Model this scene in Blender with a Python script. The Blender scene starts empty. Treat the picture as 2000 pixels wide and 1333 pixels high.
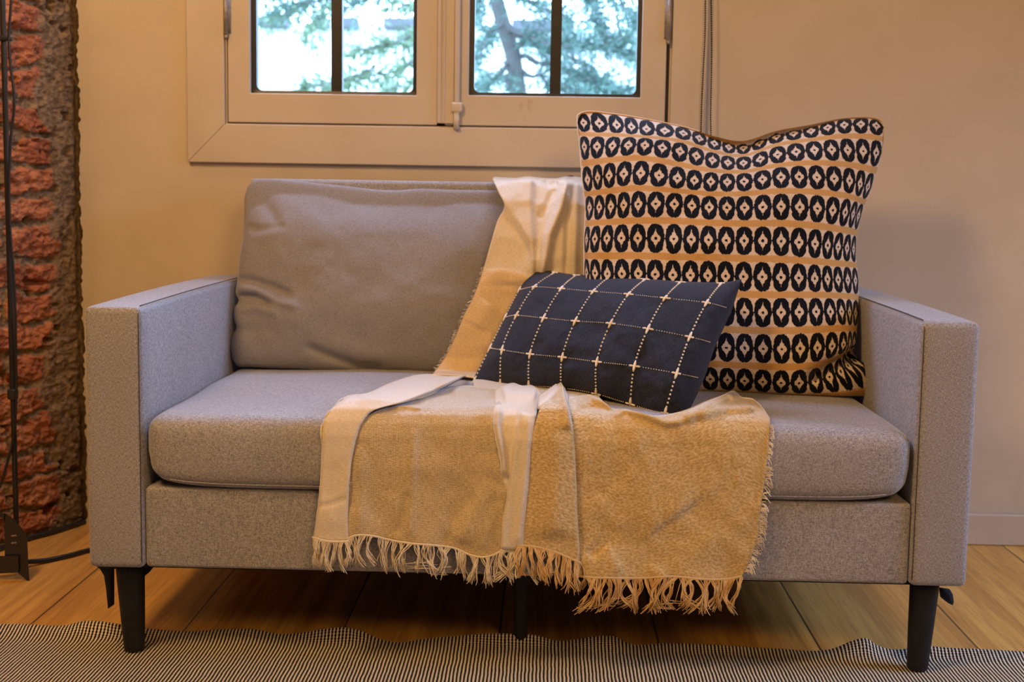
import bpy, bmesh, math, random
import numpy as np
from mathutils import Vector, Matrix
random.seed(7); rng = np.random.default_rng(7)
PI = math.pi
S = bpy.context.scene
COL = S.collection
# ------------------------------------------------------------------ camera
CP = np.array([0.0288, -2.148, 0.7992]); FPX = 2610.0
CR = np.array([0.99950781, 0.02720009, 0.0156302])
CU = np.array([-0.01856555, 0.11124787, 0.99361926])
CF = np.array([-0.0252877, 0.99342039, -0.11169809])
cd = bpy.data.cameras.new('camera'); cam = bpy.data.objects.new('camera', cd); COL.objects.link(cam)
cam.matrix_world = Matrix(((CR[0], CU[0], -CF[0], CP[0]), (CR[1], CU[1], -CF[1], CP[1]), (CR[2], CU[2], -CF[2], CP[2]), (0, 0, 0, 1)))
cd.sensor_width = 36; cd.lens = FPX/2000*36; cd.clip_start = 0.05; cd.clip_end = 200
cd.dof.use_dof = True; cd.dof.focus_distance = 2.25; cd.dof.aperture_fstop = 5.6
S.camera = cam
S.view_settings.view_transform = 'Standard'; S.view_settings.look = 'None'
S.view_settings.gamma = 1; S.view_settings.use_curve_mapping = False
S.view_settings.exposure = 0.0
# ------------------------------------------------------------------ sky and lights
SKY = 15.0
w = bpy.data.worlds.new('sky'); S.world = w; w.use_nodes = True
bg = w.node_tree.nodes['Background']
bg.inputs[0].default_value = (0.42, 0.62, 1.0, 1); bg.inputs[1].default_value = SKY
def light(name, kind, loc, energy, color, target=None, **kw):
    l = bpy.data.lights.new(name, kind); o = bpy.data.objects.new(name, l); COL.objects.link(o)
    l.energy = energy; l.color = color; o.location = loc
    for k, v in kw.items():
        if k == 'portal': l.cycles.is_portal = v
        else: setattr(l, k, v)
    if target is not None:
        o.rotation_euler = (Vector(target)-Vector(loc)).to_track_quat('-Z', 'Y').to_euler()
    return o
WARM = (1.0, 0.58, 0.22)
light('window_portal', 'AREA', (-0.21, 1.10, 1.47), 1, (1, 1, 1), (-0.21, 0, 1.47), shape='RECTANGLE', size=1.1, size_y=1.1, portal=True)
light('daylight_back_window', 'AREA', (-0.21, 0.931, 1.56), 50, (0.42, 0.58, 1.0), (-0.21, 0.0, 1.31), shape='RECTANGLE', size=1.0, size_y=0.6)
light('side_daylight_fill', 'AREA', (2.5, -0.3, 1.25), 27, (0.48, 0.62, 1.0), (1.1, -0.25, -0.1), shape='RECTANGLE', size=0.8, size_y=1.0, spread=1.9)  # lamp added before the solid right wall for cool daylight from that side
light('ceiling_lamp_light', 'AREA', (-1.0, -1.15, 2.2), 33, WARM, (0, 0.1, 0.3), shape='DISK', size=0.42)
light('warm_room_fill', 'AREA', (1.0, -2.7, 2.1), 30, WARM, (0.1, 0, 0.4), shape='DISK', size=0.7)  # added warm fill from behind the camera, softening the main lamp's shadows

# ------------------------------------------------------------------ maths helpers
def rays(px, py):
    px = np.asarray(px, float); py = np.asarray(py, float)
    d = CF*FPX + CR*(px[..., None]-1000) - CU*(py[..., None]-666.5)
    return d/np.linalg.norm(d, axis=-1, keepdims=True)
def on_plane(px, py, p0, n, h=0.0):
    """points of the tilted plane through p0 with normal n, moved h along n, that lie at these bearings"""
    d = rays(px, py); t = ((np.dot(p0-CP, n)) + h)/(d@n)
    return CP + d*t[..., None]
def at_y(px, py, Y): return on_plane(px, py, np.array([0, Y, 0.]), np.array([0, 1., 0]))
def at_z(px, py, Z): return on_plane(px, py, np.array([0, 0, Z]), np.array([0, 0, 1.]))
def resamp(pts, n):
    P = np.array(pts, float); d = np.r_[0, np.cumsum(np.linalg.norm(np.diff(P, axis=0), axis=1))]; d /= d[-1]
    return spl(d, P, np.linspace(0, 1, n))
def spl(xk, Y, xq, mono=True):
    """cubic hermite (monotone-ish catmull) interpolation"""
    xk = np.asarray(xk, float); Y = np.asarray(Y, float); xq = np.asarray(xq, float)
    h = np.diff(xk); sh = (-1,)+(1,)*(Y.ndim-1)
    s = np.diff(Y, axis=0)/h.reshape(sh); m = np.zeros_like(Y)
    m[0] = s[0]; m[-1] = s[-1]
    if len(xk) > 2:
        h0 = h[:-1].reshape(sh); h1 = h[1:].reshape(sh)
        m[1:-1] = (s[:-1]*h1+s[1:]*h0)/(h0+h1)
    i = np.clip(np.searchsorted(xk, xq, side='right')-1, 0, len(xk)-2)
    t = ((xq-xk[i])/h[i]).reshape(sh); hh = h[i].reshape(sh)
    return (2*t**3-3*t**2+1)*Y[i]+(t**3-2*t**2+t)*hh*m[i]+(-2*t**3+3*t**2)*Y[i+1]+(t**3-t**2)*hh*m[i+1]
def coons(T, B, L, R_, nu, nv):
    T = resamp(T, nu); B = resamp(B, nu); L = resamp(L, nv); R_ = resamp(R_, nv)
    u = np.linspace(0, 1, nu)[None, :, None]; v = np.linspace(0, 1, nv)[:, None, None]
    return ((1-v)*T[None]+v*B[None]+(1-u)*L[:, None]+u*R_[:, None]
            - ((1-u)*(1-v)*T[0]+u*(1-v)*T[-1]+(1-u)*v*B[0]+u*v*B[-1]))
def segdist(X, Y, pts):
    """distance to a polyline, side (+ right of travel) and position along it"""
    best = np.full(X.shape, 1e9); side = np.zeros(X.shape); al = np.zeros(X.shape)
    P = np.array(pts, float); L = np.r_[0, np.cumsum(np.linalg.norm(np.diff(P, axis=0), axis=1))]; L /= L[-1]
    for i in range(len(P)-1):
        a = P[i]; b = P[i+1]; ab = b-a
        t = np.clip(((X-a[0])*ab[0]+(Y-a[1])*ab[1])/(ab@ab), 0, 1)
        dx = X-(a[0]+t*ab[0]); dy = Y-(a[1]+t*ab[1]); d = np.hypot(dx, dy)
        s = np.sign(ab[0]*(Y-a[1])-ab[1]*(X-a[0]))
        m = d < best; best = np.where(m, d, best); side = np.where(m, s, side); al = np.where(m, L[i]+t*(L[i+1]-L[i]), al)
    return best, side, al
def ridge(X, Y, pts, w, amp, ends=0.15):
    d, s, a = segdist(X, Y, pts)
    e = np.clip(np.minimum(a, 1-a)/ends, 0, 1) if ends else 1
    return amp*np.exp(-(d/w)**2)*(e*e*(3-2*e) if ends else 1)
def step(X, Y, pts, w, L, amp, sgn=1, ends=0.15):
    """overlap edge: surface rises sharply on one side of the line and falls off slowly"""
    d, s, a = segdist(X, Y, pts); sd = s*d*sgn
    e = np.clip(np.minimum(a, 1-a)/ends, 0, 1) if ends else 1
    up = 1/(1+np.exp(-np.clip(sd/w, -40, 40)))
    return amp*up*np.exp(-np.clip(sd, 0, None)/L)*e
def vnoise(x, y, seed=0, oct=4, gain=0.5):
    r = np.random.default_rng(seed); out = 0; a = 1.0; x = np.asarray(x, float); y = np.asarray(y, float)
    for o in range(oct):
        G = r.random((64, 64)); xi = np.floor(x).astype(int); yi = np.floor(y).astype(int); fx = x-xi; fy = y-yi
        fx = fx*fx*(3-2*fx); fy = fy*fy*(3-2*fy)
        g = lambda i, j: G[(yi+j) % 64, (xi+i) % 64]
        out = out + a*((g(0, 0)*(1-fx)+g(1, 0)*fx)*(1-fy)+(g(0, 1)*(1-fx)+g(1, 1)*fx)*fy-0.5)
        a *= gain; x = x*2+7.3; y = y*2+3.1
    return out
# ------------------------------------------------------------------ object helpers
def prop(o, label=None, cat=None, group=None, kind=None):
    if label: o['label'] = label
    if cat: o['category'] = cat
    if group: o['group'] = group
    if kind: o['kind'] = kind
    return o
def empty(name, loc, label, cat, group=None):
    o = bpy.data.objects.new(name, None); COL.objects.link(o); o.location = loc; o.empty_display_size = 0.1
    return prop(o, label, cat, group)
def link(name, me, mat, parent=None, smooth=True):
    o = bpy.data.objects.new(name, me); COL.objects.link(o)
    for m in (mat if isinstance(mat, (list, tuple)) else [mat]): me.materials.append(m)
    if smooth: me.polygons.foreach_set('use_smooth', [True]*len(me.polygons))
    if parent is not None:
        o.parent = parent
        root = parent; off = Vector((0, 0, 0))
        while root is not None: off += root.location; root = root.parent
        o.location = -off
    return o
class MB:
    """collects world-space geometry, builds one mesh"""
    def __init__(s): s.v = []; s.f = []; s.uv = []; s.mi = []; s.n = 0; s.at = []
    def add(s, V, F, uv=None, mi=0, at=None):
        V = np.asarray(V, float).reshape(-1, 3); s.v.append(V)
        for f in F: s.f.append(tuple(int(i)+s.n for i in f)); s.mi.append(mi)
        s.uv.append(np.zeros((len(V), 2)) if uv is None else np.asarray(uv, float).reshape(-1, 2))
        s.at.append(np.zeros(len(V)) if at is None else np.asarray(at, float).ravel())
        s.n += len(V)
    def grid(s, P, uv=None, mi=0, flip=False, at=None, close_u=False):
        nv, nu = P.shape[:2]; F = []
        for j in range(nv-1):
            for i in range(nu if close_u else nu-1):
                a, b = j*nu+i, j*nu+(i+1) % nu; q = (a, b, b+nu, a+nu)
                F.append(q[::-1] if flip else q)
        s.add(P, F, uv, mi, at)
    def box(s, x0, x1, y0, y1, z0, z1, mi=0):
        V = [(x, y, z) for x in (x0, x1) for y in (y0, y1) for z in (z0, z1)]
        s.add(V, [(0, 1, 3, 2), (4, 6, 7, 5), (0, 4, 5, 1), (2, 3, 7, 6), (0, 2, 6, 4), (1, 5, 7, 3)], mi=mi)
    def tube(s, pts, r, seg=10, mi=0, caps=True, n=None):
        P = np.array(pts, float)
        if n: P = resamp(P, n)
        k = len(P); rr = np.broadcast_to(np.asarray(r, float), (k,)) if np.ndim(r) <= 1 and np.size(r) in (1, k) else np.interp(np.linspace(0, 1, k), np.linspace(0, 1, len(r)), r)
        T = np.gradient(P, axis=0); T /= np.linalg.norm(T, axis=1, keepdims=True)+1e-12
        a = np.array([0, 0, 1.]) if abs(T[0, 2]) < .9 else np.array([1., 0, 0]); U = np.cross(T[0], a); U /= np.linalg.norm(U)
        R = []; th = np.linspace(0, 2*PI, seg, endpoint=False)
        for i in range(k):
            U = U-T[i]*(U@T[i]); U /= np.linalg.norm(U); W = np.cross(T[i], U)
            R.append(P[i]+rr[i]*(np.cos(th)[:, None]*U+np.sin(th)[:, None]*W))
        R = np.array(R); base = s.n; s.grid(R, mi=mi, close_u=True, flip=True)
        if caps:
            s.f.append(tuple(base+i for i in range(seg))); s.mi.append(mi)
            s.f.append(tuple(base+(k-1)*seg+i for i in range(seg))[::-1]); s.mi.append(mi)
    def prism(s, poly, f0, f1, mi=0):
        """extrude a polygon: f0, f1 map (a,b) to the near and far 3d point"""
        A = [f0(*p) for p in poly]; B = [f1(*p) for p in poly]; n = len(poly)
        F = [tuple(range(n)), tuple(range(2*n-1, n-1, -1))]+[(i, i+n, (i+1) % n+n, (i+1) % n) for i in range(n)]
        s.add(A+B, F, mi=mi)
    def rbox(s, c, size, r, n=(8, 8, 8), fn=None, mi=0):
        """rounded box, dense; fn reshapes the points (N,3), given also unit coords"""
        hx = np.array(size)/2; r = min(r, hx.min()*0.999); V = {}; VL = []; F = []
        def axis(h, k):
            a = np.linspace(0, PI/2, 6); e = r*(1-np.cos(a)); e = np.minimum(e, r)
            inner = np.linspace(-h+r, h-r, k+1)[1:-1]
            return np.r_[-h+e, inner, (h-e)[::-1]]
        ax = [axis(hx[i], n[i]) for i in range(3)]
        def vid(q):
            key = tuple(np.round(q, 6))
            if key not in V: V[key] = len(VL); VL.append(q)
            return V[key]
        for d in range(3):
            a, b = [i for i in range(3) if i != d]
            for sg in (-1, 1):
                ids = [[None]*len(ax[b]) for _ in ax[a]]
                for i, p in enumerate(ax[a]):
                    for j, q in enumerate(ax[b]):
                        P = [0, 0, 0]; P[d] = sg*hx[d]; P[a] = p; P[b] = q; ids[i][j] = vid(np.array(P))
                for i in range(len(ax[a])-1):
                    for j in range(len(ax[b])-1):
                        f = (ids[i][j], ids[i+1][j], ids[i+1][j+1], ids[i][j+1])
                        F.append(f if (sg > 0) == (d != 1) else f[::-1])
        Q = np.array(VL); inn = np.clip(Q, -(hx-r), hx-r); D = Q-inn
        L = np.linalg.norm(D, axis=1, keepdims=True); P = inn+r*D/np.maximum(L, 1e-9)
        if fn is not None: P = fn(P, P/hx)
        s.add(P+np.array(c), F, mi=mi)
    def build(s, name, mat, parent=None, smooth=True, attr=None):
        me = bpy.data.meshes.new(name); V = np.concatenate(s.v)
        me.from_pydata([tuple(v) for v in V.tolist()], [], s.f); me.update()
        me.polygons.foreach_set('material_index', s.mi)
        UV = np.concatenate(s.uv)
        if np.abs(UV).max() > 0:
            l = me.uv_layers.new(name='UVMap'); vi = np.zeros(len(me.loops), int); me.loops.foreach_get('vertex_index', vi)
            l.data.foreach_set('uv', UV[vi].ravel())
        if attr:
            a = me.attributes.new(attr, 'FLOAT', 'POINT'); a.data.foreach_set('value', np.concatenate(s.at).astype(np.float32))
        return link(name, me, mat, parent, smooth)
def bevel(o, wd=0.003, seg=2, ang=35):
    m = o.modifiers.new('bevel', 'BEVEL'); m.width = wd; m.segments = seg; m.limit_method = 'ANGLE'; m.angle_limit = math.radians(ang)
    m = o.modifiers.new('wn', 'WEIGHTED_NORMAL'); return o
def solid(o, t, off=-1):
    m = o.modifiers.new('solid', 'SOLIDIFY'); m.thickness = t; m.offset = off; return o
# ------------------------------------------------------------------ node helpers
class E:
    """tiny expression layer over math nodes"""
    nt = None
    def __init__(s, sock): s.s = sock
    @staticmethod
    def m(op, *a, clamp=False):
        n = E.nt.nodes.new('ShaderNodeMath'); n.operation = op; n.use_clamp = clamp
        for i, x in enumerate(a):
            if isinstance(x, E): E.nt.links.new(x.s, n.inputs[i])
            else: n.inputs[i].default_value = x
        return E(n.outputs[0])
    def __add__(s, o): return E.m('ADD', s, o)
    __radd__ = __add__
    def __sub__(s, o): return E.m('SUBTRACT', s, o)
    def __rsub__(s, o): return E.m('SUBTRACT', o, s)
    def __mul__(s, o): return E.m('MULTIPLY', s, o)
    __rmul__ = __mul__
    def __truediv__(s, o): return E.m('DIVIDE', s, o)
    def __neg__(s): return E.m('MULTIPLY', s, -1)
def eabs(a): return E.m('ABSOLUTE', a)
def epow(a, p): return E.m('POWER', a, p)
def esin(a): return E.m('SINE', a)
def emax(a, b): return E.m('MAXIMUM', a, b)
def emin(a, b): return E.m('MINIMUM', a, b)
def sstep(a, lo, hi):
    n = E.nt.nodes.new('ShaderNodeMapRange'); n.interpolation_type = 'SMOOTHSTEP'
    E.nt.links.new(a.s, n.inputs[0]); n.inputs[1].default_value = lo; n.inputs[2].default_value = hi
    n.inputs[3].default_value = 0; n.inputs[4].default_value = 1; return E(n.outputs[0])
def mixc(f, a, b):
    n = E.nt.nodes.new('ShaderNodeMix'); n.data_type = 'RGBA'
    if isinstance(f, E): E.nt.links.new(f.s, n.inputs[0])
    else: n.inputs[0].default_value = f
    for i, x in ((6, a), (7, b)):
        if isinstance(x, tuple): n.inputs[i].default_value = (*x, 1)
        else: E.nt.links.new(x, n.inputs[i])
    return n.outputs[2]
def coord(which='Object'):
    n = E.nt.nodes.new('ShaderNodeTexCoord'); return n.outputs[which]
def xyz(v):
    n = E.nt.nodes.new('ShaderNodeSeparateXYZ'); E.nt.links.new(v, n.inputs[0]); return [E(o) for o in n.outputs]
def vec(x, y, z):
    n = E.nt.nodes.new('ShaderNodeCombineXYZ')
    for i, a in enumerate((x, y, z)):
        if isinstance(a, E): E.nt.links.new(a.s, n.inputs[i])
        else: n.inputs[i].default_value = a
    return n.outputs[0]
def noise(v, scale, detail=3, rough=0.55, sx=1, sy=1, sz=1):
    mp = E.nt.nodes.new('ShaderNodeMapping'); mp.inputs['Scale'].default_value = (sx, sy, sz); E.nt.links.new(v, mp.inputs[0])
    n = E.nt.nodes.new('ShaderNodeTexNoise'); n.inputs['Scale'].default_value = scale; n.inputs['Detail'].default_value = detail
    n.inputs['Roughness'].default_value = rough; E.nt.links.new(mp.outputs[0], n.inputs['Vector']); return E(n.outputs['Fac'])
def bump(h, dist, strength=1.0, prev=None):
    n = E.nt.nodes.new('ShaderNodeBump'); n.inputs['Distance'].default_value = dist; n.inputs['Strength'].default_value = strength
    E.nt.links.new(h.s, n.inputs['Height'])
    if prev is not None: E.nt.links.new(prev, n.inputs['Normal'])
    return n.outputs[0]
def material(name, fn, rough=0.6, metal=0.0, sheen=0.0, spec=0.5, shr=0.35):
    m = bpy.data.materials.new(name); m.use_nodes = True; nt = m.node_tree; E.nt = nt
    b = nt.nodes['Principled BSDF']; b.inputs['Roughness'].default_value = rough; b.inputs['Metallic'].default_value = metal
    b.inputs['Specular IOR Level'].default_value = spec
    if sheen: b.inputs['Sheen Weight'].default_value = sheen; b.inputs['Sheen Roughness'].default_value = shr
    c, nrm = fn()
    if isinstance(c, tuple): b.inputs['Base Color'].default_value = (*c, 1)
    else: nt.links.new(c, b.inputs['Base Color'])
    if nrm is not None: nt.links.new(nrm, b.inputs['Normal'])
    return m
# ------------------------------------------------------------------ materials
def f_sofa(dark, light_, sc=1.0):
    def f():
        o = coord(); a = noise(o, 210*sc, 3, .7, 1, 1, 6); b = noise(o, 210*sc, 3, .7, 6, 1, 1); c = noise(o, 480*sc, 2, .6)
        h = a*.42+b*.42+c*.16; k = sstep(h, .38, .62)
        big = noise(o, 5, 2)
        col = mixc(k, dark, light_); col = mixc(sstep(big, .35, .7)*.12, col, dark)
        return col, bump(h, .0012, .7)
    return f
M = {}
M['sofa'] = material('heather_fabric', f_sofa((.135, .13, .135), (.47, .455, .46)), .65, sheen=.5, spec=.45)
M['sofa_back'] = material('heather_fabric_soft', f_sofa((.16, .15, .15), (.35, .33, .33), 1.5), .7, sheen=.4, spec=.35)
M['dark_seam'] = material('seam_thread', lambda: ((.06, .06, .065), None), .9)
def f_black():
    o = coord(); n = noise(o, 60, 3); return mixc(n, (.008, .008, .009), (.016, .0155, .0155)), bump(n, .0003)
M['black'] = material('black_painted_wood', f_black, .5, spec=.25)
M['black_metal'] = material('black_metal', f_black, .35, spec=.6)
M['black_cloth'] = material('black_lining', lambda: ((.006, .006, .007), None), .9)
M['rubber'] = material('black_cable', lambda: ((.014, .014, .016), None), .4)
def f_blanket(lo, hi, fleck, fl=0.5, gs=1.0, gw=1.0, st=4.5):
    def f():
        u = coord('UV'); x, y, _ = xyz(u)
        gx = esin(x*(2*PI/.0040)*gs); gy = esin(y*(2*PI/.0036)*gs); g = (gx+gy)*.25+.5
        n = noise(u, 170, 4, .7, 1, st, 1); big = noise(u, 30, 3)
        k = sstep(n, .36, .64); c = mixc(k, lo, hi); c = mixc(sstep(noise(u, 230, 3, .6, .7, 1.5, 1), .58, .70)*fl, c, fleck)
        c = mixc(g*.42*gw, c, lo); c = mixc(sstep(big, .3, .75)*.2, c, lo)
        return c, bump(g*.5*gw+n*.6, .0008, .5)
    return f
M['cream'] = material('cream_throw', f_blanket((.60, .515, .385), (.78, .69, .54), (.84, .77, .65), .3, 1.0, .4), .7, sheen=.8, spec=.35)
M['tan'] = material('tan_throw_reverse', f_blanket((.58, .42, .23), (.80, .62, .38), (.84, .72, .52), .3, 1.0, .4), .7, sheen=.8, spec=.35)
M['weave'] = material('woven_beige_throw', f_blanket((.36, .265, .13), (.76, .635, .43), (.78, .68, .5), .4), .7, sheen=.8, spec=.35)
M['gold'] = material('golden_heather_throw', f_blanket((.40, .27, .10), (.70, .54, .285), (.88, .72, .5), .75, 1.0, .25, 1.7), .7, sheen=.8, spec=.35)
def f_yarn(a, b):
    def f():
        n = noise(coord(), 45, 3); return mixc(sstep(n, .35, .65), a, b), None
    return f
M['yarn_cream'] = material('cream_yarn', f_yarn((.55, .45, .32), (.80, .72, .58)), .95)
M['yarn_gold'] = material('golden_yarn', f_yarn((.52, .30, .10), (.72, .50, .25)), .95)
def f_navy():
    u = coord('UV'); x, y, _ = xyz(u)
    n = noise(u, 9, 4, .7, 7, 1, 1); n2 = noise(u, 9, 4, .7, 1, 7, 1); h = n*.6+n2*.4
    c = mixc(sstep(h, .38, .64), (.004, .0055, .012), (.030, .037, .070))
    return c, bump(h, .0035, .8)
M['navy'] = material('navy_slub_cotton', f_navy, .75, sheen=.10, spec=.22)
M['stitch'] = material('ivory_thread', lambda: ((.82, .74, .62), None), .9)
def f_ikat():
    u0 = coord('UV'); wob = noise(u0, 9, 2); wob2 = noise(u0, 11, 2, .5, 1.3, 1, 1)
    x, y, _ = xyz(u0); x = x+(wob-.5)*.10; y = y+(wob2-.5)*.09
    fx = x-E.m('ROUND', x); fy = y-E.m('ROUND', y); ax = eabs(fx); ay = eabs(fy)
    def ell(a, b, p=2.0, cx=0, cy=0):
        return epow(eabs(fx-cx)/a, p)+epow(eabs(fy-cy)/b, p) if (cx or cy) else epow(ax/a, p)+epow(ay/b, p)
    outer = 1-sstep(ell(.475, .405, 2.5), .92, 1.10)
    # waist notch above and below the middle of each side
    notch = emax(1-sstep(epow((ax-.52)/.10, 2)+epow((fy-.17)/.10, 2), .7, 1.3), 1-sstep(epow((ax-.53)/.09, 2)+epow((fy+.17)/.08, 2), .7, 1.3))
    outer = emax(outer-notch, 0)
    inner = emax(1-sstep(ell(.26, .115, 2.2), .8, 1.2), 1-sstep(ell(.165, .205, 1.7), .8, 1.15))
    slit = 1-sstep(ell(.035, .28, 2), .8, 1.2)
    dot = 1-sstep(ell(.085, .042, 1.6, 0, .005), .7, 1.3)
    sides = 1-sstep(epow((ax-.17)/.05, 2)+epow(fy/.028, 2), .7, 1.3)
    inn = emax(inner, slit); inn = emax(inn-dot, 0)
    blk = emax(outer-inn, 0)
    link_ = (1-sstep(ay, .02, .04))*sstep(ax, .43, .46)*.7
    blk = emax(blk, link_)
    th = noise(u0, 18, 3, .6, 1, 6, 1)
    oc = sstep(ay+(th-.5)*.06, .385, .42)
    base = mixc(oc, (.74, .60, .46), (.60, .335, .105))
    base = mixc(sstep(th, .4, .65)*.25, base, (.5, .34, .2))
    c = mixc(sstep(blk, .35, .6), base, (.0045, .005, .009))
    rx = esin(x*2*PI*11); ry = esin(y*2*PI*26)
    return c, bump(blk*1.2+rx*.10+ry*.16+th*.4, .0016, .9)
M['ikat'] = material('patterned_weave', f_ikat, .85, sheen=.08, spec=.15)
def f_wall():
    o = coord(); n = noise(o, 9, 4); f = noise(o, 160, 3)
    c = mixc(sstep(n, .3, .7), (.55, .475, .36), (.585, .505, .39)); return c, bump(f+n*2, .0005, .5)
M['wall'] = material('wall_paint', f_wall, .8, spec=.2)
M['plain'] = material('ceiling_paint', lambda: ((.36, .29, .21), None), .9)
def f_trim():
    o = coord(); n = noise(o, 7, 4); s = noise(o, 14, 4, .7, 1, 1, .4)
    c = mixc(sstep(n, .3, .7), (.53, .455, .36), (.57, .50, .40)); c = mixc(sstep(s, .66, .76)*.55, c, (.33, .21, .09)); return c, bump(noise(o, 90, 3), .0006, .5)
M['dim'] = material('brown_wall_paint', lambda: ((.20, .15, .10), None), .9)
M['trim'] = material('old_cream_paint', f_trim, .5)
M['iron'] = material('dark_window_metal', f_black, .4)
def f_hinge():
    n = noise(coord(), 120, 3); return mixc(n, (.10, .08, .06), (.5, .45, .38)), None
M['hinge'] = material('painted_hinge', f_hinge, .45, .3)
def f_brick():
    o = coord(); a = E.nt.nodes.new('ShaderNodeAttribute'); a.attribute_name = 'brick'; k = E(a.outputs['Fac'])
    n = noise(o, 14, 4); f = noise(o, 60, 4, .7); g = noise(o, 6, 3, .6)
    red = mixc(sstep(n, .3, .68), (.24, .072, .030), (.44, .165, .072)); red = mixc(sstep(f, .60, .72)*.5, red, (.66, .36, .17))
    red = mixc(sstep(g, .52, .7)*.5, red, (.46, .24, .11))
    mor = mixc(sstep(f, .35, .65), (.13, .085, .045), (.27, .185, .10)); mor = mixc(sstep(n, .6, .75)*.5, mor, (.30, .22, .12))
    red = mixc(sstep(noise(o, 38, 5, .75), .50, .68)*.75, red, (.085, .045, .028))
    c = mixc(sstep(k+(f-.5)*1.3+(noise(o, 24, 4)-.5)*1.3, .35, .75), mor, red)
    return c, bump(f+noise(o, 220, 3)*.4, .003, .8)
M['brick'] = material('old_brick', f_brick, .85, spec=.25)
def f_wood():
    o = coord(); x, y, z = xyz(o); W = .285
    xi = E.m('FLOOR', (x+.045)/W); fx = (x+.045)/W-xi
    rnd = E.m('FRACT', esin(xi*12.9898)*43758.5); yy = y/9.0+rnd*.2+.45; yi = E.m('FLOOR', yy); fy = yy-yi
    rid = E.m('FRACT', esin(xi*7.13+yi*3.71)*9341.3)
    v = vec(x+rid*3.0, y*.045+rid*5.0, 0.0)
    g = noise(v, 30, 6, .6, 1, 1, 1); g2 = noise(v, 150, 4, .6)
    c = mixc(sstep(g, .33, .68), (.52, .255, .048), (.84, .49, .115)); c = mixc(sstep(g2, .45, .7)*.4, c, (.27, .11, .03))
    c = mixc(rid*.28, c, (.40, .20, .065))
    seam = emax(1-sstep(emin(fx, 1-fx), .004, .010), 1-sstep(emin(fy, 1-fy), .0008, .002))
    c = mixc(seam*.85, c, (.035, .018, .008))
    return c, bump(g2*.3-seam, .0008, .6)
M['wood'] = material('wood_laminate', f_wood, .42)
def f_rug():
    o = coord(); x, y, z = xyz(o); wob = (noise(o, 22, 3)-.5)*.0035
    s = esin((x+wob)*(2*PI/.0062)); c1 = esin((y+wob)*(2*PI/.0040))
    h = noise(o, 260, 3)
    dk = sstep(s+(h-.5)*1.2+c1*.35, .15, -.25) if False else 1-sstep(s+(h-.5)*1.2+c1*.45, -.30, .25)
    c = mixc(dk, (.74, .66, .52), (.016, .015, .016))
    return c, bump(s*.5+c1*.35, .0016, .9)
M['rug'] = material('pinstripe_rug', f_rug, .95, spec=.1)
def glass():
    m = bpy.data.materials.new('window_glass'); m.use_nodes = True; nt = m.node_tree; nt.nodes.clear()
    o = nt.nodes.new('ShaderNodeOutputMaterial'); t = nt.nodes.new('ShaderNodeBsdfTransparent'); g = nt.nodes.new('ShaderNodeBsdfGlossy')
    f = nt.nodes.new('ShaderNodeFresnel'); mx = nt.nodes.new('ShaderNodeMixShader'); t.inputs[0].default_value = (.93, .97, .96, 1)
    g.inputs['Roughness'].default_value = .02; f.inputs[0].default_value = 1.45
    nt.links.new(f.outputs[0], mx.inputs[0]); nt.links.new(t.outputs[0], mx.inputs[1]); nt.links.new(g.outputs[0], mx.inputs[2]); nt.links.new(mx.outputs[0], o.inputs[0]); return m
M['glass'] = glass()
def f_leaf(a, b):
    def f(): return mixc(noise(coord(), 7, 3), a, b), None
    return f
M['conifer'] = material('conifer_needles', f_leaf((.05, .105, .08), (.15, .23, .18)), .7)
M['pale_leaf'] = material('pale_leaves', f_leaf((.10, .17, .09), (.24, .30, .17)), .7)
M['bark'] = material('grey_bark', f_leaf((.09, .08, .075), (.18, .16, .15)), .9)
M['white_render'] = material('white_render', f_leaf((.75, .76, .75), (.85, .85, .83)), .9)
M['roof'] = material('grey_fascia', f_leaf((.08, .075, .08), (.12, .11, .12)), .9)
M['grass'] = material('garden_ground', f_leaf((.10, .13, .05), (.2, .2, .12)), .95)

# ------------------------------------------------------------------ the room
YW = 0.916; XC = -1.05
def struct(mb, name, mat, smooth=False, attr=None): return prop(mb.build(name, mat, smooth=smooth, attr=attr), kind='structure')
b = MB(); b.box(-3.2, 2.72, -3.6, 1.2, -.06, 0); struct(b, 'floor', M['wood'])
b = MB(); b.box(-3.2, 2.72, -3.6, 1.2, 2.6, 2.68); struct(b, 'ceiling', M['plain'])
WX0, WX1, WZ0, WZ1 = -0.7085, 0.2990, 0.940, 1.93       # window opening
b = MB(); T0, T1 = YW, YW+.24
b.box(WX1, 2.72, T0, T1, 0, 2.6); b.box(XC, WX0, T0+.02, T1, 0, 2.6); b.box(WX0, WX1, T0, T1, 0, WZ0); b.box(WX0, WX1, T0, T1, WZ1, 2.6)
# ragged plaster skin that ends at the brick
zs = np.linspace(0, 2.6, 900); e = XC+.0015+vnoise(zs*90, zs*0, 3, 4)*.006+vnoise(zs*12, zs*0+5, 4, 2)*.004
xx = np.linspace(0, 1, 14)[None, :]; X = e[:, None]*(1-xx)+WX0*xx
P = np.stack([X, np.full_like(X, YW), np.repeat(zs[:, None], 14, 1)], -1); P[:, 0, 1] += .02; P[:, 1, 0] = P[:, 0, 0]+.0015; b.grid(P)
struct(b, 'wall_back', M['wall'])
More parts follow.
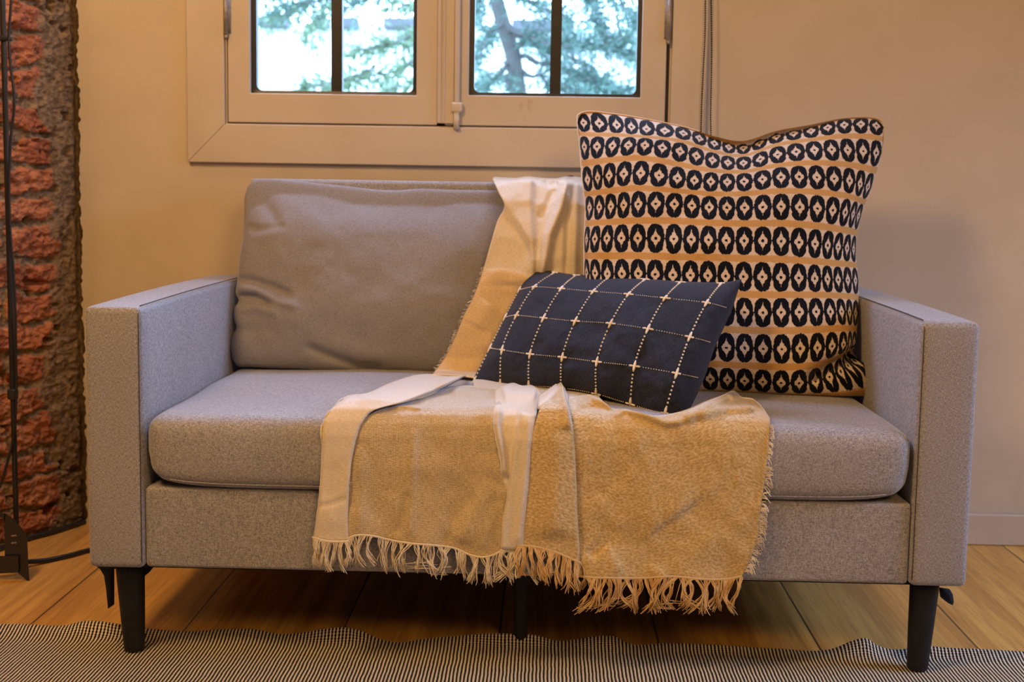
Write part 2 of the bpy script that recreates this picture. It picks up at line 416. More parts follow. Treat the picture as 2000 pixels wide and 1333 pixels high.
# brick wall: runs away from the corner at about 25 degrees to the sofa's depth
bd = np.array([-0.415, -0.91]); bd /= np.linalg.norm(bd)
n1, n2 = 520, 800
s_ = np.r_[np.linspace(-.03, .40, 260), np.linspace(.4035, 1.5, 260)][None, :]; z_ = np.linspace(0, 1.45, n2)[:, None]
def brick_height(s, z):
    s2 = s+vnoise(s*14, z*14, 11, 3)*.016; z2 = z+vnoise(s*9+3, z*14, 12, 3)*.024
    ch = .070; r = np.floor(z2/ch); fz = z2/ch-r; L = .46; off = np.where(r % 2 == 0, 0, L/2); c = np.floor((s2+off)/L); fs = (s2+off)/L-c
    dz = np.minimum(fz, 1-fz)*ch; ds = np.minimum(fs, 1-fs)*L; d = np.minimum(dz, ds)
    ed = d+vnoise(s*40, z*60, 13, 4)*.009
    k = np.clip((ed-.002)/.010, 0, 1); k = k*k*(3-2*k)
    patch = s+vnoise(s*9, z*9, 14, 4)*.06                       # mortar covers the bricks near the corner
    pk = np.clip((patch-.085)/.03, 0, 1); miss = np.clip((vnoise(s*11+9, z*11, 15, 3)-.32)/.08, 0, 1)*.8
    k = k*pk*(1-miss)
    tilt = (np.sin(r*12.7+c*4.1))*.006
    h = k*(.007+tilt*.6+vnoise(s*45, z*60, 16, 5)*.010)+(1-k)*vnoise(s*30, z*30, 17, 4)*.007+(1-pk)*.008
    h += vnoise(s*110, z*130, 19, 4)*.0035+np.abs(vnoise(s*34, z*60, 20, 4))*-.008
    h -= np.clip(vnoise(s*26+4, z*38, 18, 3)-.34, 0, 1)*.08      # pits
    return h, k
S2, Z2 = np.broadcast_to(s_, (n2, n1)), np.broadcast_to(z_, (n2, n1))
H, K = brick_height(S2, Z2); H = H*np.clip(S2/.02, 0, 1)
nrm = np.array([-bd[1], bd[0]]); nrm = nrm if nrm[0] > 0 else -nrm
P = np.stack([XC+bd[0]*S2+nrm[0]*(H-.012), YW+.012+bd[1]*S2+nrm[1]*(H-.012), Z2], -1)
b = MB(); b.grid(P, at=K, flip=True)
Q = [XC+bd[0]*1.5, YW+.012+bd[1]*1.5]; Q2 = [XC+bd[0]*4.9, YW+.012+bd[1]*4.9]; A0 = [XC, YW+.012]
for (a_, c_, z0, z1) in ((Q, Q2, 0, 2.6), (A0, Q, 1.45, 2.6)):
    n = 40; t = np.linspace(0, 1, n)[None, :]; zz = np.linspace(z0, z1, 40)[:, None]
    X = a_[0]+(c_[0]-a_[0])*t+zz*0; Y = a_[1]+(c_[1]-a_[1])*t+zz*0
    d_ = np.hypot(X-XC, Y-YW); h_, k_ = brick_height(d_, zz+d_*0); b.grid(np.stack([X, Y, zz+X*0], -1), at=k_, flip=True)
struct(b, 'wall_left', M['brick'], True, 'brick')
b = MB()
b.box(2.6, 2.72, -3.6, 1.2, 0, 2.6); struct(b, 'wall_right', M['dim'])
b = MB(); b.box(-3.2, 2.72, -3.72, -3.6, 0, 2.6); struct(b, 'wall_front', M['dim'])
b = MB(); b.box(-1.0, 2.6, YW-.014, YW-.0005, 0, .074); bevel(struct(b, 'baseboard_back', M['trim']), .004)
# ------------------------------------------------------------------ window
W0 = prop(bpy.data.objects.new('window_1', None), kind='structure'); COL.objects.link(W0); W0.location = (-.205, YW, WZ0)
def frame_boxes(b, x0, x1, z0, z1, l, r, bo, t, y0, y1):
    b.box(x0, x0+l, y0, y1, z0, z1); b.box(x1-r, x1, y0, y1, z0, z1); b.box(x0+l, x1-r, y0, y1, z0, z0+bo); b.box(x0+l, x1-r, y0, y1, z1-t, z1)
b = MB(); CX0, CX1, CZ0, CZ1 = -.794, .3775, .853, 2.02; y0, y1 = YW-.016, YW+.002
# mitred casing boards
fm = lambda y: (lambda a, c: (a, y, c))
for poly in ([(CX0, CZ0), (CX1, CZ0), (WX1, WZ0), (WX0, WZ0)], [(CX0, CZ0), (WX0, WZ0), (WX0, WZ1), (CX0, CZ1)], [(CX1, CZ1), (WX1, WZ1), (WX1, WZ0), (CX1, CZ0)], [(CX0, CZ1), (WX0, WZ1), (WX1, WZ1), (CX1, CZ1)]):
    b.prism(poly, fm(y0), fm(y1))
bevel(b.build('window_casing', M['trim'], W0, False), .0022)
b = MB(); frame_boxes(b, WX0, WX1, WZ0, WZ1, .004, .004, .0025, .004, YW-.004, YW+.2); b.box(-.24, -.176, YW+.031, YW+.05, WZ0, 1.93); frame_boxes(b, WX0-.002, WX1+.002, WZ0-.002, WZ1, .030, .030, .022, .03, YW+.031, YW+.2); b.build('window_jamb', M['trim'], W0, False)
SY0, SY1 = YW-.011, YW+.030
sashes = []
for nm, x0, x1, g0, g1, gz in (('l', -.7015, -.2265, -.6515, -.2735, 1.0105), ('r', -.2095, .2870, -.1560, .2315, 1.0125)):
    b = MB(); zb = .9445; V = []
    for y, (a0, a1, c0, c1) in ((SY0, (x0, x1, zb, 1.92)), (SY0, (g0, g1, gz, 1.85)), (SY1, (g0, g1, gz, 1.85)), (SY1, (x0, x1, zb, 1.92))): V += [(a0, y, c0), (a1, y, c0), (a1, y, c1), (a0, y, c1)]
    b.add(V, [(k*4+i, k*4+(i+1) % 4, ((k+1) % 4)*4+(i+1) % 4, ((k+1) % 4)*4+i) for k in range(4) for i in range(4)])
    sash = bevel(b.build('window_sash', M['trim'], W0, False), .0025)
    # dark metal frame with rounded inner corners
    def rr(x0, x1, z0, z1, r, n=6):
        o = []
        for cx, cz, a in ((x1-r, z1-r, 0), (x0+r, z1-r, 90), (x0+r, z0+r, 180), (x1-r, z0+r, 270)):
            for k in range(n+1): t = math.radians(a+90*k/n); o.append((cx+r*math.cos(t), cz+r*math.sin(t)))
        return o
    out = rr(g0, g1, gz, 1.85, .0005); inn = rr(g0+.0115, g1-.0095, gz+.0075, 1.84, .013); N = len(out)
    b = MB(); V = []; ya, yb = YW+.006, YW+.030
    for ring, y in ((out, ya), (inn, ya+.002), (inn, yb), (out, yb)): V += [(p[0], y, p[1]) for p in ring]
    F = [(k*N+i, k*N+(i+1) % N, ((k+1) % 4)*N+(i+1) % N, ((k+1) % 4)*N+i) for k in range(4) for i in range(N)]
    b.add(V, F); mid = (-.4575 if nm == 'l' else .0395); b.box(mid-.0122, mid+.0122, YW+.010, YW+.034, gz+.004, 1.845)
    fr = b.build('glazing_frame', M['iron'], sash, False)
    b = MB(); b.box(g0+.003, g1-.003, YW+.020, YW+.024, gz+.002, 1.848); b.build('pane', M['glass'], sash, False)
b = MB()      # meeting stile cover with beads
b.box(-.2262, -.1885, SY0-.006, SY0+.02, .9485, 1.92)
for xc, r in ((-.2205, .0042), (-.2105, .0030)): b.tube([(xc, SY0-.006, .9495), (xc, SY0-.006, 1.92)], r, 10)
bevel(b.build('meeting_stile', M['trim'], W0, True), .002)
b = MB(); xb = -.1815; yb = SY0-.009
b.tube([(xb, yb, .936), (xb, yb, 1.9)], .0062, 12, n=30); b.rbox((xb+.0005, yb, .984), (.026, .016, .024), .006, (2, 2, 2)); b.box(xb-.0062, xb+.0062, yb-.006, yb+.006, .935, .972)
b.build('espagnolette_bolt', M['trim'], W0)
for xh in (-.7035, .2905):
    b = MB(); b.tube([(xh, SY0-.006, 1.137), (xh, SY0-.006, 1.245)], .0052, 12)
    b.tube([(xh, SY0-.006, 1.130), (xh, SY0-.006, 1.137)], [.002, .0052], 12); b.box(xh-.010, xh+.010, SY0-.002, SY0+.001, 1.142, 1.24); b.build('hinge', M['hinge'], W0)
# ------------------------------------------------------------------ roller blind chain
b = MB()
ico = bmesh.new(); bmesh.ops.create_icosphere(ico, subdivisions=1, radius=1); IV = np.array([v.co[:] for v in ico.verts]); IF = [[v.index for v in f.verts] for f in ico.faces]; ico.free()
pa = [(1379, -260), (1378, 0), (1377, 70), (1373, 150), (1370, 220), (1371, 300), (1376, 330), (1383, 330), (1387, 300), (1388, 220), (1390, 100), (1389, 0), (1389, -260)]
C3 = at_y(*np.array(pa, float).T, .888); C3 = resamp(C3, 400); dd = np.r_[0, np.cumsum(np.linalg.norm(np.diff(C3, axis=0), axis=1))]
for t in np.arange(0, dd[-1], .0049):
    p = np.array([np.interp(t, dd, C3[:, k]) for k in range(3)]); b.add(IV*.0023+p, IF)
b.tube(C3[::3], .0005, 5)
prop(b.build('blind_chain', M['black_cloth']), 'black bead chain of a roller blind hanging in a narrow loop before the pale wall', 'blind chain')

# ------------------------------------------------------------------ sofa
AX0, AX1, AH, HB, DEP = .632, .725, .602, .1655, .86
sofa = empty('sofa', (0, .4, 0), 'two-seat grey heather fabric sofa with square arms and black tapered legs', 'sofa')
for sg in (-1, 1):
    b = MB()
    def arm(P, U):
        P = P.copy(); fade = (1-U[:, 1]**2); P[:, 2] += np.where(U[:, 2] > .9, .0035*fade, 0); P[:, 0] += np.sign(P[:, 0])*.0025*(1-U[:, 2]**2)*fade
        return P
    b.rbox((sg*(AX0+AX1)/2, DEP/2, (AH+HB)/2-.001), (AX1-AX0, DEP, AH-HB), .011, (4, 20, 10), arm)
    a = b.build('arm', M['sofa'], sofa)
    b = MB(); xs = sg*(AX0+.0035); zt = AH+.0005
    b.tube([(xs, y, zt+.0030*(1-((y-.43)/.43)**2)) for y in np.linspace(.012, .84, 40)], .0010, 6)
    b.tube([(xs, .0015, z) for z in np.linspace(HB+.01, AH-.01, 20)], .0008, 6)
    b.build('arm_seam', M['dark_seam'], a)
b = MB(); b.rbox((0, .43, .2335), (1.262, .845, .136), .007, (24, 6, 5)); b.build('front_rail', M['sofa'], sofa)
b = MB(); b.rbox((0, .788, .54), (1.226, .132, .555), .012, (24, 4, 8)); b.build('backrest', M['sofa'], sofa)
def seatf(P, U):
    P = P.copy(); x, y, z = U[:, 0], U[:, 1], U[:, 2]
    crown = (1-np.abs(x)**2.6)*(1-np.clip(y, -1, 1)**4*.6)
    P[:, 2] += np.clip(z, 0, 1)*(.014*crown-.004)
    P[:, 2] += np.clip(-z, 0, 1)*np.abs(x)**14*np.clip(-y, 0, 1)*.020          # lower front corners curl up
    P[:, 1] -= np.clip(-y, 0, 1)*.008*(1-z**2)*(1-x**8)
    P[:, 0] -= np.sign(x)*np.clip(-y, 0, 1)**6*np.abs(x)**8*(.004+.010*np.clip(-z, 0, 1))
    n = vnoise(P[:, 0]*6+20, P[:, 1]*6+P[:, 2]*9+20, 31, 3); P[:, 2] += n*.003*np.clip(z, 0, 1); P[:, 1] += n*.003*np.clip(-y, 0, 1)
    return P
b = MB(); b.rbox((0, .315, .362), (1.258, .638, .122), .026, (60, 34, 6), seatf); sc = b.build('seat_cushion', M['sofa'], sofa)
b = MB()
for z, r in ((.312, .0008),):
    b.tube([(x, -.0035-.002*(1-(x/.62)**8), z+.018*abs(x/.629)**14) for x in np.linspace(-.585, .585, 120)], r, 6)
b.build('cushion_seam', M['sofa'], sc)
# legs
for sx, y, top, bot, zb in ((-.672, .052, .0245, .0175, .0075), (.672, .052, .0245, .0175, .0075), (-.66, .79, .022, .0165, 0), (.66, .79, .022, .0165, 0), (-.006, .128, .0125, .0125, .010)):
    b = MB(); lean = .006*np.sign(sx) if abs(sx) > .1 else 0
    rr_ = [top, top*.97, (top+bot)/2, bot*1.02, bot, bot*.9]
    b.tube([(sx+lean*t*-1, y, .170+(zb-.170)*t) for t in (0, .15, .55, .93, .985, 1)], rr_, 28); b.build('leg', M['black'], sofa)
# loose black lining and leg brackets below the arms
b = MB()
def flap(pts, Y, th=.004): b.prism(pts, lambda x, y: tuple(at_y(np.array(float(x)), np.array(float(y)), Y)), lambda x, y: tuple(at_y(np.array(float(x)), np.array(float(y)), Y)+np.array([0, th, 0])))
flap([(186, 1105), (300, 1108), (292, 1118), (276, 1132), (262, 1112), (222, 1112), (222, 1182), (211, 1190), (207, 1150), (203, 1125), (195, 1112)], .092)
b.build('lining_flap', M['black_cloth'], sofa)
b = MB(); flap([(1836, 1150), (1856, 1153), (1861, 1162), (1863, 1176), (1861, 1183), (1852, 1179), (1838, 1168)], .06, .006); b.build('lining_flap', M['black_cloth'], sofa)
b = MB(); b.box(-.715, .715, .02, .84, .162, .1665); b.build('underside_lining', M['black_cloth'], sofa, False)

# back cushions: outline on a leaning plane, then puffed out both ways
def puff(T, B, L, R_, p0, n, th, nu, nv, expo, extra=None, back=1.0, uvs=(1, 1)):
    G = coons(T, B, L, R_, nu, nv); u = np.linspace(-1, 1, nu)[None, :]; v = np.linspace(-1, 1, nv)[:, None]
    prof = ((1-np.abs(u)**2.2)*(1-np.abs(v)**2.2)).clip(0)**expo; h = th*prof
    if extra is not None: h = h+extra(G[..., 0], G[..., 1], u+v*0, v+u*0)*np.clip(prof*3, 0, 1)
    h = np.maximum(h, .22*th*prof)
    Fp = on_plane(G[..., 0], G[..., 1], p0, n, -h); Bp = on_plane(G[..., 0], G[..., 1], p0, n, 0)+n*(th*back*prof)[..., None]
    uv = np.stack([(u*.5+.5)*uvs[0]+v*0, (v*.5+.5)*uvs[1]+u*0], -1)
    b = MB(); b.grid(Fp, uv, flip=True); b.grid(Bp, uv)
    me_v = b.v; b.v = [np.concatenate(me_v)]
    return b, G, Fp, h
def weld(o, d=.0004):
    bm = bmesh.new(); bm.from_mesh(o.data); bmesh.ops.remove_doubles(bm, verts=bm.verts, dist=d); bmesh.ops.recalc_face_normals(bm, faces=bm.faces); bm.to_mesh(o.data); bm.free()
    o.data.polygons.foreach_set('use_smooth', [True]*len(o.data.polygons)); return o
def leanplane(y0, z0, y1, z1):
    t = np.array([0, y1-y0, z1-z0]); n = np.array([0, t[2], -t[1]]); n /= np.linalg.norm(n); return np.array([0, y0, z0]), n     # n points away from the viewer
p0, n0 = leanplane(.60, .43, .70, .80)
T = [(484, 364), (495, 354), (528, 350), (560, 352), (620, 358), (680, 364), (730, 370), (770, 372), (820, 369), (880, 371), (960, 372), (1025, 374), (1038, 384)]
B = [(455, 704), (462, 714), (490, 717), (560, 721), (640, 727), (700, 729), (760, 728), (845, 731), (940, 735), (1015, 737), (1032, 725)]
L = [(484, 364), (479, 380), (477, 420), (475, 455), (468, 500), (464, 545), (461, 575), (466, 588), (458, 600), (457, 625), (462, 638), (453, 655), (450, 680), (455, 704)]
R_ = [(1038, 384), (1044, 450), (1042, 560), (1040, 660), (1032, 725)]
def cwr(X, Y, u, v):
    h = ridge(X, Y, [(455, 545), (490, 548), (530, 560), (575, 580)], 8, -.010)+ridge(X, Y, [(458, 562), (500, 568), (540, 590), (590, 600)], 9, .007)
    h += ridge(X, Y, [(462, 578), (500, 580), (530, 598)], 6, -.010)+ridge(X, Y, [(455, 605), (500, 600), (550, 615)], 10, .005)
    h += ridge(X, Y, [(590, 672), (640, 695), (700, 716), (760, 722)], 9, -.010)+ridge(X, Y, [(640, 668), (700, 690), (780, 702)], 20, .005)
    h += ridge(X, Y, [(500, 378), (550, 366), (600, 372)], 6, -.006)+ridge(X, Y, [(485, 390), (520, 400), (545, 440)], 12, -.006)
    h += ridge(X, Y, [(600, 430), (700, 400), (790, 412), (900, 390)], 26, -.007)+ridge(X, Y, [(520, 640), (640, 590), (800, 600), (930, 560)], 40, .006)
    h += ridge(X, Y, [(478, 440), (500, 450), (560, 440)], 8, -.005)
    h += -.038*np.exp(-((v+1)/(.40+.10*np.sin(u*4+1)))**2)
    return h+vnoise(X/80+3, Y/70, 41, 3)*.007
b, *_ = puff(T, B, L, R_, p0, n0, .068, 150, 110, .34, cwr, .9)
weld(b.build('back_cushion', M['sofa_back'], sofa))
# back cushion behind the patterned pillow
def rc(P, U):
    P = P.copy(); x, z = U[:, 0], U[:, 2]; P[:, 1] += np.sign(U[:, 1])*.018*(1-x**2)*(1-z**2)-.0; P[:, 1] += P[:, 2]*.27; P[:, 2] += vnoise(P[:, 0]*5, P[:, 2]*5, 44, 2)*.01; return P
b = MB(); b.rbox((.322, .668, .60), (.595, .125, .355), .045, (30, 4, 18), rc); b.build('back_cushion', M['sofa_back'], sofa)

# ------------------------------------------------------------------ patterned pillow
cx = lambda X: 1100+X/2.15; cyy = lambda Y: 180+Y/2.15
COLS = [-.5, 0, 2, 4, 6, 8, 10, 12, 14, 16, 18, 18.5]
rowsX = [[60, 85, 225, 350, 505, 635, 757, 895, 1040, 1180, 1315, 1346], [70, 88, 207, 343, 490, 627, 757, 900, 1055, 1195, 1315, 1336],
 [80, 102, 192, 325, 480, 620, 760, 915, 1065, 1203, 1280, 1294], [93, 110, 200, 315, 467, 613, 762, 915, 1068, 1185, 1240, 1250],
 [88, 97, 183, 313, 465, 610, 760, 915, 1058, 1155, 1220, 1229], [88, 97, 185, 315, 460, 608, 757, 915, 1057, 1155, 1228, 1240],
 [90, 98, 185, 315, 460, 608, 762, 915, 1063, 1170, 1228, 1240], [95, 103, 190, 318, 465, 610, 762, 918, 1068, 1178, 1222, 1232],
 [100, 108, 195, 322, 468, 618, 762, 915, 1060, 1165, 1222, 1240]]
rowsY = [[128, 128, 137, 155, 172, 215, 235, 187, 163, 137, 140, 148], [230, 230, 225, 222, 248, 285, 298, 262, 243, 243, 255, 260],
 [370, 368, 350, 340, 362, 376, 375, 357, 357, 372, 398, 402], [486, 485, 480, 470, 470, 483, 485, 480, 488, 505, 520, 524],
 [620, 620, 614, 613, 616, 620, 624, 626, 637, 650, 660, 662], [757, 757, 763, 762, 768, 770, 775, 778, 783, 788, 792, 794],
 [905, 905, 906, 908, 910, 913, 925, 925, 922, 922, 930, 932], [1060, 1060, 1062, 1065, 1068, 1072, 1075, 1080, 1073, 1060, 1050, 1050],
 [1195, 1195, 1198, 1200, 1203, 1206, 1213, 1222, 1216, 1172, 1128, 1122]]
topX = [60, 78, 215, 350, 505, 637, 757, 895, 1040, 1180, 1318, 1338]; topY = [98, 86, 92, 114, 146, 186, 205, 163, 137, 110, 112, 122]
botX = [110, 125, 210, 335, 475, 620, 762, 915, 1070, 1215, 1298, 1306]; botY = [1255, 1258, 1262, 1265, 1262, 1262, 1266, 1275, 1277, 1277, 1272, 1262]
rowsX.append([105, 116, 202, 328, 472, 619, 762, 915, 1066, 1192, 1274, 1291]); rowsY.append([1226, 1228, 1231, 1234, 1234, 1236, 1240, 1250, 1250, 1222, 1172, 1160])
LX = np.array([topX]+rowsX+[botX], float); LY = np.array([topY]+rowsY+[botY], float)
RK = [-.45, 0, 1, 2, 3, 4, 5, 6, 7, 8, 8.27, 8.5]
NU, NV = 200, 190
uq = np.linspace(-.5, 18.5, NU); vq = np.linspace(-.45, 8.5, NV)
def lattice(A):
    A = spl(RK, A, vq); return spl(COLS, A.T, uq).T
GX = cx(lattice(LX)); GY = cyy(lattice(LY))
ub = np.linspace(-1, 1, NU)[None, :]; vb = np.linspace(-1, 1, NV)[:, None]
prof = ((1-np.abs(ub)**2.0)*(1-np.abs(vb)**2.4)).clip(0)**.50; h = .088*prof
h += -.045*np.exp(-((ub-.22)/.40)**2)*np.exp(-((vb+1)/.36)**2)-.010*np.exp(-((vb+1)/.25)**2)        # the chop in the top edge
h += step(GX, GY, [(1615, 722), (1640, 708), (1672, 690)], 5, 70, -.022, -1, .0)*0
cr, sd_, _ = segdist(GX, GY, [(1590, 735), (1625, 712), (1650, 700), (1680, 690)]); h += -.030*np.exp(-(cr/10)**2)*1.3+.012*np.exp(-(np.hypot(GX-1675, GY-735)/30)**2)
h += vnoise(GX/70, GY/80, 51, 3)*.010*np.clip(prof*2, 0, 1)
p1, n1 = leanplane(.365, .44, .615, .94)
Fp = on_plane(GX, GY, p1, n1, -h); Bp = on_plane(GX, GY, p1, n1, 0)+n1*(.075*prof)[..., None]
uvg = np.stack([uq[None, :]+vq[:, None]*0+10, vq[:, None]+uq[None, :]*0+10], -1)
b = MB(); b.grid(Fp, uvg, flip=True); b.grid(Bp, uvg)
pillow = b.build('patterned_pillow', M['ikat']); bm = bmesh.new(); bm.from_mesh(pillow.data); bmesh.ops.recalc_face_normals(bm, faces=bm.faces); bm.to_mesh(pillow.data); bm.free(); pillow.data.polygons.foreach_set('use_smooth', [True]*len(pillow.data.polygons))
prop(pillow, 'large square woven pillow with rows of black rings on cream and ochre, top edge dented', 'pillow')
b = MB(); ring = np.concatenate([Fp[120::-1, 0], Fp[0, 1:80]]); b.tube(ring[::2], .0013, 6); b.build('lit_seam_rim', M['stitch'], pillow)  # ivory tube paints the lit rim of the seam, left and top only

# ------------------------------------------------------------------ navy pillow
nx = lambda X: 900+X/3.3333; ny = lambda Y: 500+Y/3.3333
NC = [0, 1, 2, 3, 4, 5, 6, 7]
nX = [[448, 620, 755, 985, 1205, 1435, 1700, 1828], [375, 480, 653, 862, 1092, 1330, 1600, 1758], [285, 362, 538, 745, 975, 1218, 1490, 1655], [185, 268, 450, 660, 885, 1130, 1405, 1575], [62, 255, 440, 650, 880, 1100, 1322, 1472]]
nY = [[70, 104, 122, 122, 148, 166, 172, 152], [222, 202, 213, 232, 250, 275, 305, 345], [400, 388, 405, 425, 440, 475, 528, 570], [600, 613, 640, 660, 690, 718, 765, 800], [838, 860, 865, 875, 915, 985, 1045, 1035]]
nX = np.array(nX, float); nY = np.array(nY, float)
P_BL = at_y(np.array(920.), np.array(748.), .395); P_BR = at_y(np.array(1335.), np.array(812.), .085); P_TR = at_y(np.array(1445.), np.array(546.), .275)
n2_ = np.cross(P_BR-P_BL, P_TR-P_BL); n2_ /= np.linalg.norm(n2_); n2_ = n2_ if n2_[1] > 0 else -n2_
def navy_px(u, v):
    A = spl([0, 1, 2, 3, 4], nX, v); Bq = spl([0, 1, 2, 3, 4], nY, v)
    return nx(spl(NC, A.T, u).T), ny(spl(NC, Bq.T, u).T)
def navy_h(u, v):
    a = (u/3.5-1)[None, :]; c = (v/2-1)[:, None]; pr = ((1-np.abs(a)**2.2)*(1-np.abs(c)**2.2)).clip(0)**.5
    return .062*pr, pr
def navy_pt(u, v, extra=0.0):
    X, Y = navy_px(u, v); h, pr = navy_h(u, v); h = h+vnoise(X/45, Y/50, 61, 3)*.008*np.clip(pr*2, 0, 1)+extra
    return on_plane(X, Y, P_BL, n2_, -h), X, Y, pr
uq2 = np.linspace(0, 7, 160); vq2 = np.linspace(0, 4, 100)
Fp, X, Y, pr = navy_pt(uq2, vq2); Bp = on_plane(X, Y, P_BL, n2_, 0)+n2_*(.05*pr)[..., None]
uvg = np.stack([uq2[None, :]+vq2[:, None]*0, vq2[:, None]+uq2[None, :]*0], -1)
b = MB(); b.grid(Fp, uvg, flip=True); b.grid(Bp, uvg)
nav = b.build('lumbar_pillow', M['navy']); bm = bmesh.new(); bm.from_mesh(nav.data); bmesh.ops.recalc_face_normals(bm, faces=bm.faces); bm.to_mesh(nav.data); bm.free(); nav.data.polygons.foreach_set('use_smooth', [True]*len(nav.data.polygons))
prop(nav, 'small oblong navy pillow with ivory stitched grid leaning on the large pillow', 'pillow')
b = MB()
def stitch(ua, va, ub_, vb_, r):
    n = 6; uu = np.linspace(ua, ub_, n); vv = np.linspace(va, vb_, n)
    P = np.array([navy_pt(np.array([a]), np.array([c]), .0006)[0][0, 0] for a, c in zip(uu, vv)])
    b.tube(P, np.array([.45, .9, 1, 1, .9, .45])*r, 6)
for i in range(0, 7):
    for j in range(0, 5):
        u, v = max(i, .06), min(max(j, .05), 3.93)
        if i > 0 or j > 0: stitch(u, max(v-.14, .02), u, min(v+.14, 3.97), .0026)
        stitch(max(u-.14, .02), v, u-.03, v, .0020); stitch(u+.03, v, u+.14, v, .0020)
        if j < 4:
            for k in range(7):
                vv = j+.20+k*.094
                if vv < 3.95: stitch(u, vv, u, vv+.046, .0018)
        if j > 0:
            for k in range(11):
                uu = i+.20+k*.058
                if uu < 6.93: stitch(uu, v, uu+.024, v, .0009)
b.build('grid_stitching', M['stitch'], nav)

# ------------------------------------------------------------------ throw blanket: cloth lies on the seat and back profile
PROF = np.array([(-.010, .12), (-.010, .40), (-.006, .418), (.004, .430), (.022, .437), (.10, .441), (.40, .440), (.505, .437), (.525, .46), (.553, .60), (.585, .70), (.610, .765), (.645, .797), (.70, .812), (.785, .819), (.85, .820), (.858, .81), (.860, .12)])
def sdf(y, z):
    d = np.full(y.shape, 1e9); inside = np.zeros(y.shape, bool); n = len(PROF)
    for i in range(n):
        a = PROF[i]; c = PROF[(i+1) % n]; e = c-a; t = np.clip(((y-a[0])*e[0]+(z-a[1])*e[1])/(e@e), 0, 1)
        d = np.minimum(d, np.hypot(y-a[0]-t*e[0], z-a[1]-t*e[1]))
        cond = (a[1] > z) != (c[1] > z)
        with np.errstate(divide='ignore', invalid='ignore'): xi = (c[0]-a[0])*(z-a[1])/(c[1]-a[1])+a[0]
        inside ^= cond & (y < xi)
    return np.where(inside, -d, d)
def drape(px, py, h):
    """point of the sofa's profile, raised by h, seen at this bearing"""
    D = rays(px, py); t = np.full(np.shape(px), 1.6)
    for _ in range(90):
        P = CP+D*t[..., None]; t = t+np.clip(.85*(sdf(P[..., 1], P[..., 2])-h), -.05, .2)
    return CP+D*t[..., None]
blk = MB()
def sheet(T, B, L, R_, hf, mi, base, edges=(0, 0, 0, 0), step_px=4.0, extra_top=None, below=None):
    T, B, L, R_ = [np.array(a, float) for a in (T, B, L, R_)]
    wd = max(np.ptp(T[:, 0]), np.ptp(B[:, 0])); ht = max(np.ptp(L[:, 1]), np.ptp(R_[:, 1]))
    nu = int(wd/step_px)+6; nv = int(ht/step_px)+6
    G = coons(T, B, L, R_, nu, nv); X, Y = G[..., 0], G[..., 1]; h = np.full(X.shape, base, float)
    if hf is not None: h += hf(X, Y)
    e = 1.0
    for pts, wpx in zip((T, B, L, R_), edges):
        if wpx:
            d, _, _ = segdist(X, Y, pts); q = np.clip(d/wpx, 0, 1); e = e*np.sqrt(np.clip(1-(1-q)**2, 0, 1))
    h = .0012+np.maximum(h-.0012, 0)*e if not np.isscalar(e) else h
    h = np.maximum(h, .0012)
    for j in range(1, h.shape[0]):          # cloth seen at a grazing angle never folds under itself
        top = 1/(1+np.exp(-np.clip((840-Y[j])/8, -30, 30))); lim = h[j-1]-.0008*np.maximum(Y[j]-Y[j-1], 0); h[j] = np.where(lim > h[j], h[j]+(lim-h[j])*top, h[j])
    P = drape(X, Y, h)
    if extra_top is not None:
        A = extra_top(P[0]); P = np.concatenate([A, P]);
    dv = np.linalg.norm(np.diff(P, axis=0), axis=2); du = np.linalg.norm(np.diff(P, axis=1), axis=2)
    V_ = np.vstack([np.zeros((1, P.shape[1])), np.cumsum(np.repeat(dv.mean(1, keepdims=True), P.shape[1], 1), 0)]); U_ = P[..., 0]
    blk.grid(P, np.stack([U_+3+mi*.3, V_+3], -1), mi=mi, flip=True)
    if below is not None:          # the cloth's other face shows below this line
        nf = (P.shape[0]-1)*(P.shape[1]-1); k0 = P.shape[0]-X.shape[0]; d, sd, _ = segdist(X, Y, below[0]); o0 = len(blk.mi)-nf
        for j in range(X.shape[0]-1):
            for i in range(X.shape[1]-1):
                if sd[j, i] > 0: blk.mi[o0+(j+k0)*(P.shape[1]-1)+i] = below[1]
    return P, X, Y
soft = lambda X, Y, s, a=.004: vnoise(X/60+s*3.1, Y/60+s*1.7, 70+s, 3)*a
# B: wide beige panel
def hB(X, Y):
    h = soft(X, Y, 1, .006)+ridge(X, Y, [(808, 830), (806, 900), (805, 960), (800, 1060)], 9, .004, .1)
    h += ridge(X, Y, [(775, 1050), (790, 1000), (800, 960)], 8, -.004)+ridge(X, Y, [(765, 795), (800, 794), (825, 800)], 2.6, .004)
    h += ridge(X, Y, [(900, 1070), (925, 1000), (970, 940)], 24, .007)+ridge(X, Y, [(700, 1050), (705, 960), (700, 860)], 14, .004)
    h += ridge(X, Y, [(940, 1080), (955, 1030), (980, 980)], 12, .004)+ridge(X, Y, [(870, 1070), (890, 1010), (930, 960)], 12, -.004)
    h += np.clip((Y-960)/110, 0, 1)*.008*(.5+.5*np.sin(X/21))+ridge(X, Y, [(880, 770), (900, 762), (960, 775)], 8, .004)
    return h
PB, XB, YB = sheet([(850, 763), (905, 753), (945, 757), (995, 768)], [(676, 1054), (690, 1048), (725, 1047), (760, 1055), (800, 1062), (850, 1066), (890, 1072), (920, 1085), (945, 1089), (965, 1084), (982, 1076)],
      [(850, 763), (800, 782), (730, 806), (695, 830), (680, 860), (674, 920), (672, 1000), (676, 1054)], [(995, 768), (985, 800), (992, 860), (1000, 930), (998, 990), (982, 1076)], hB, 1, .004)
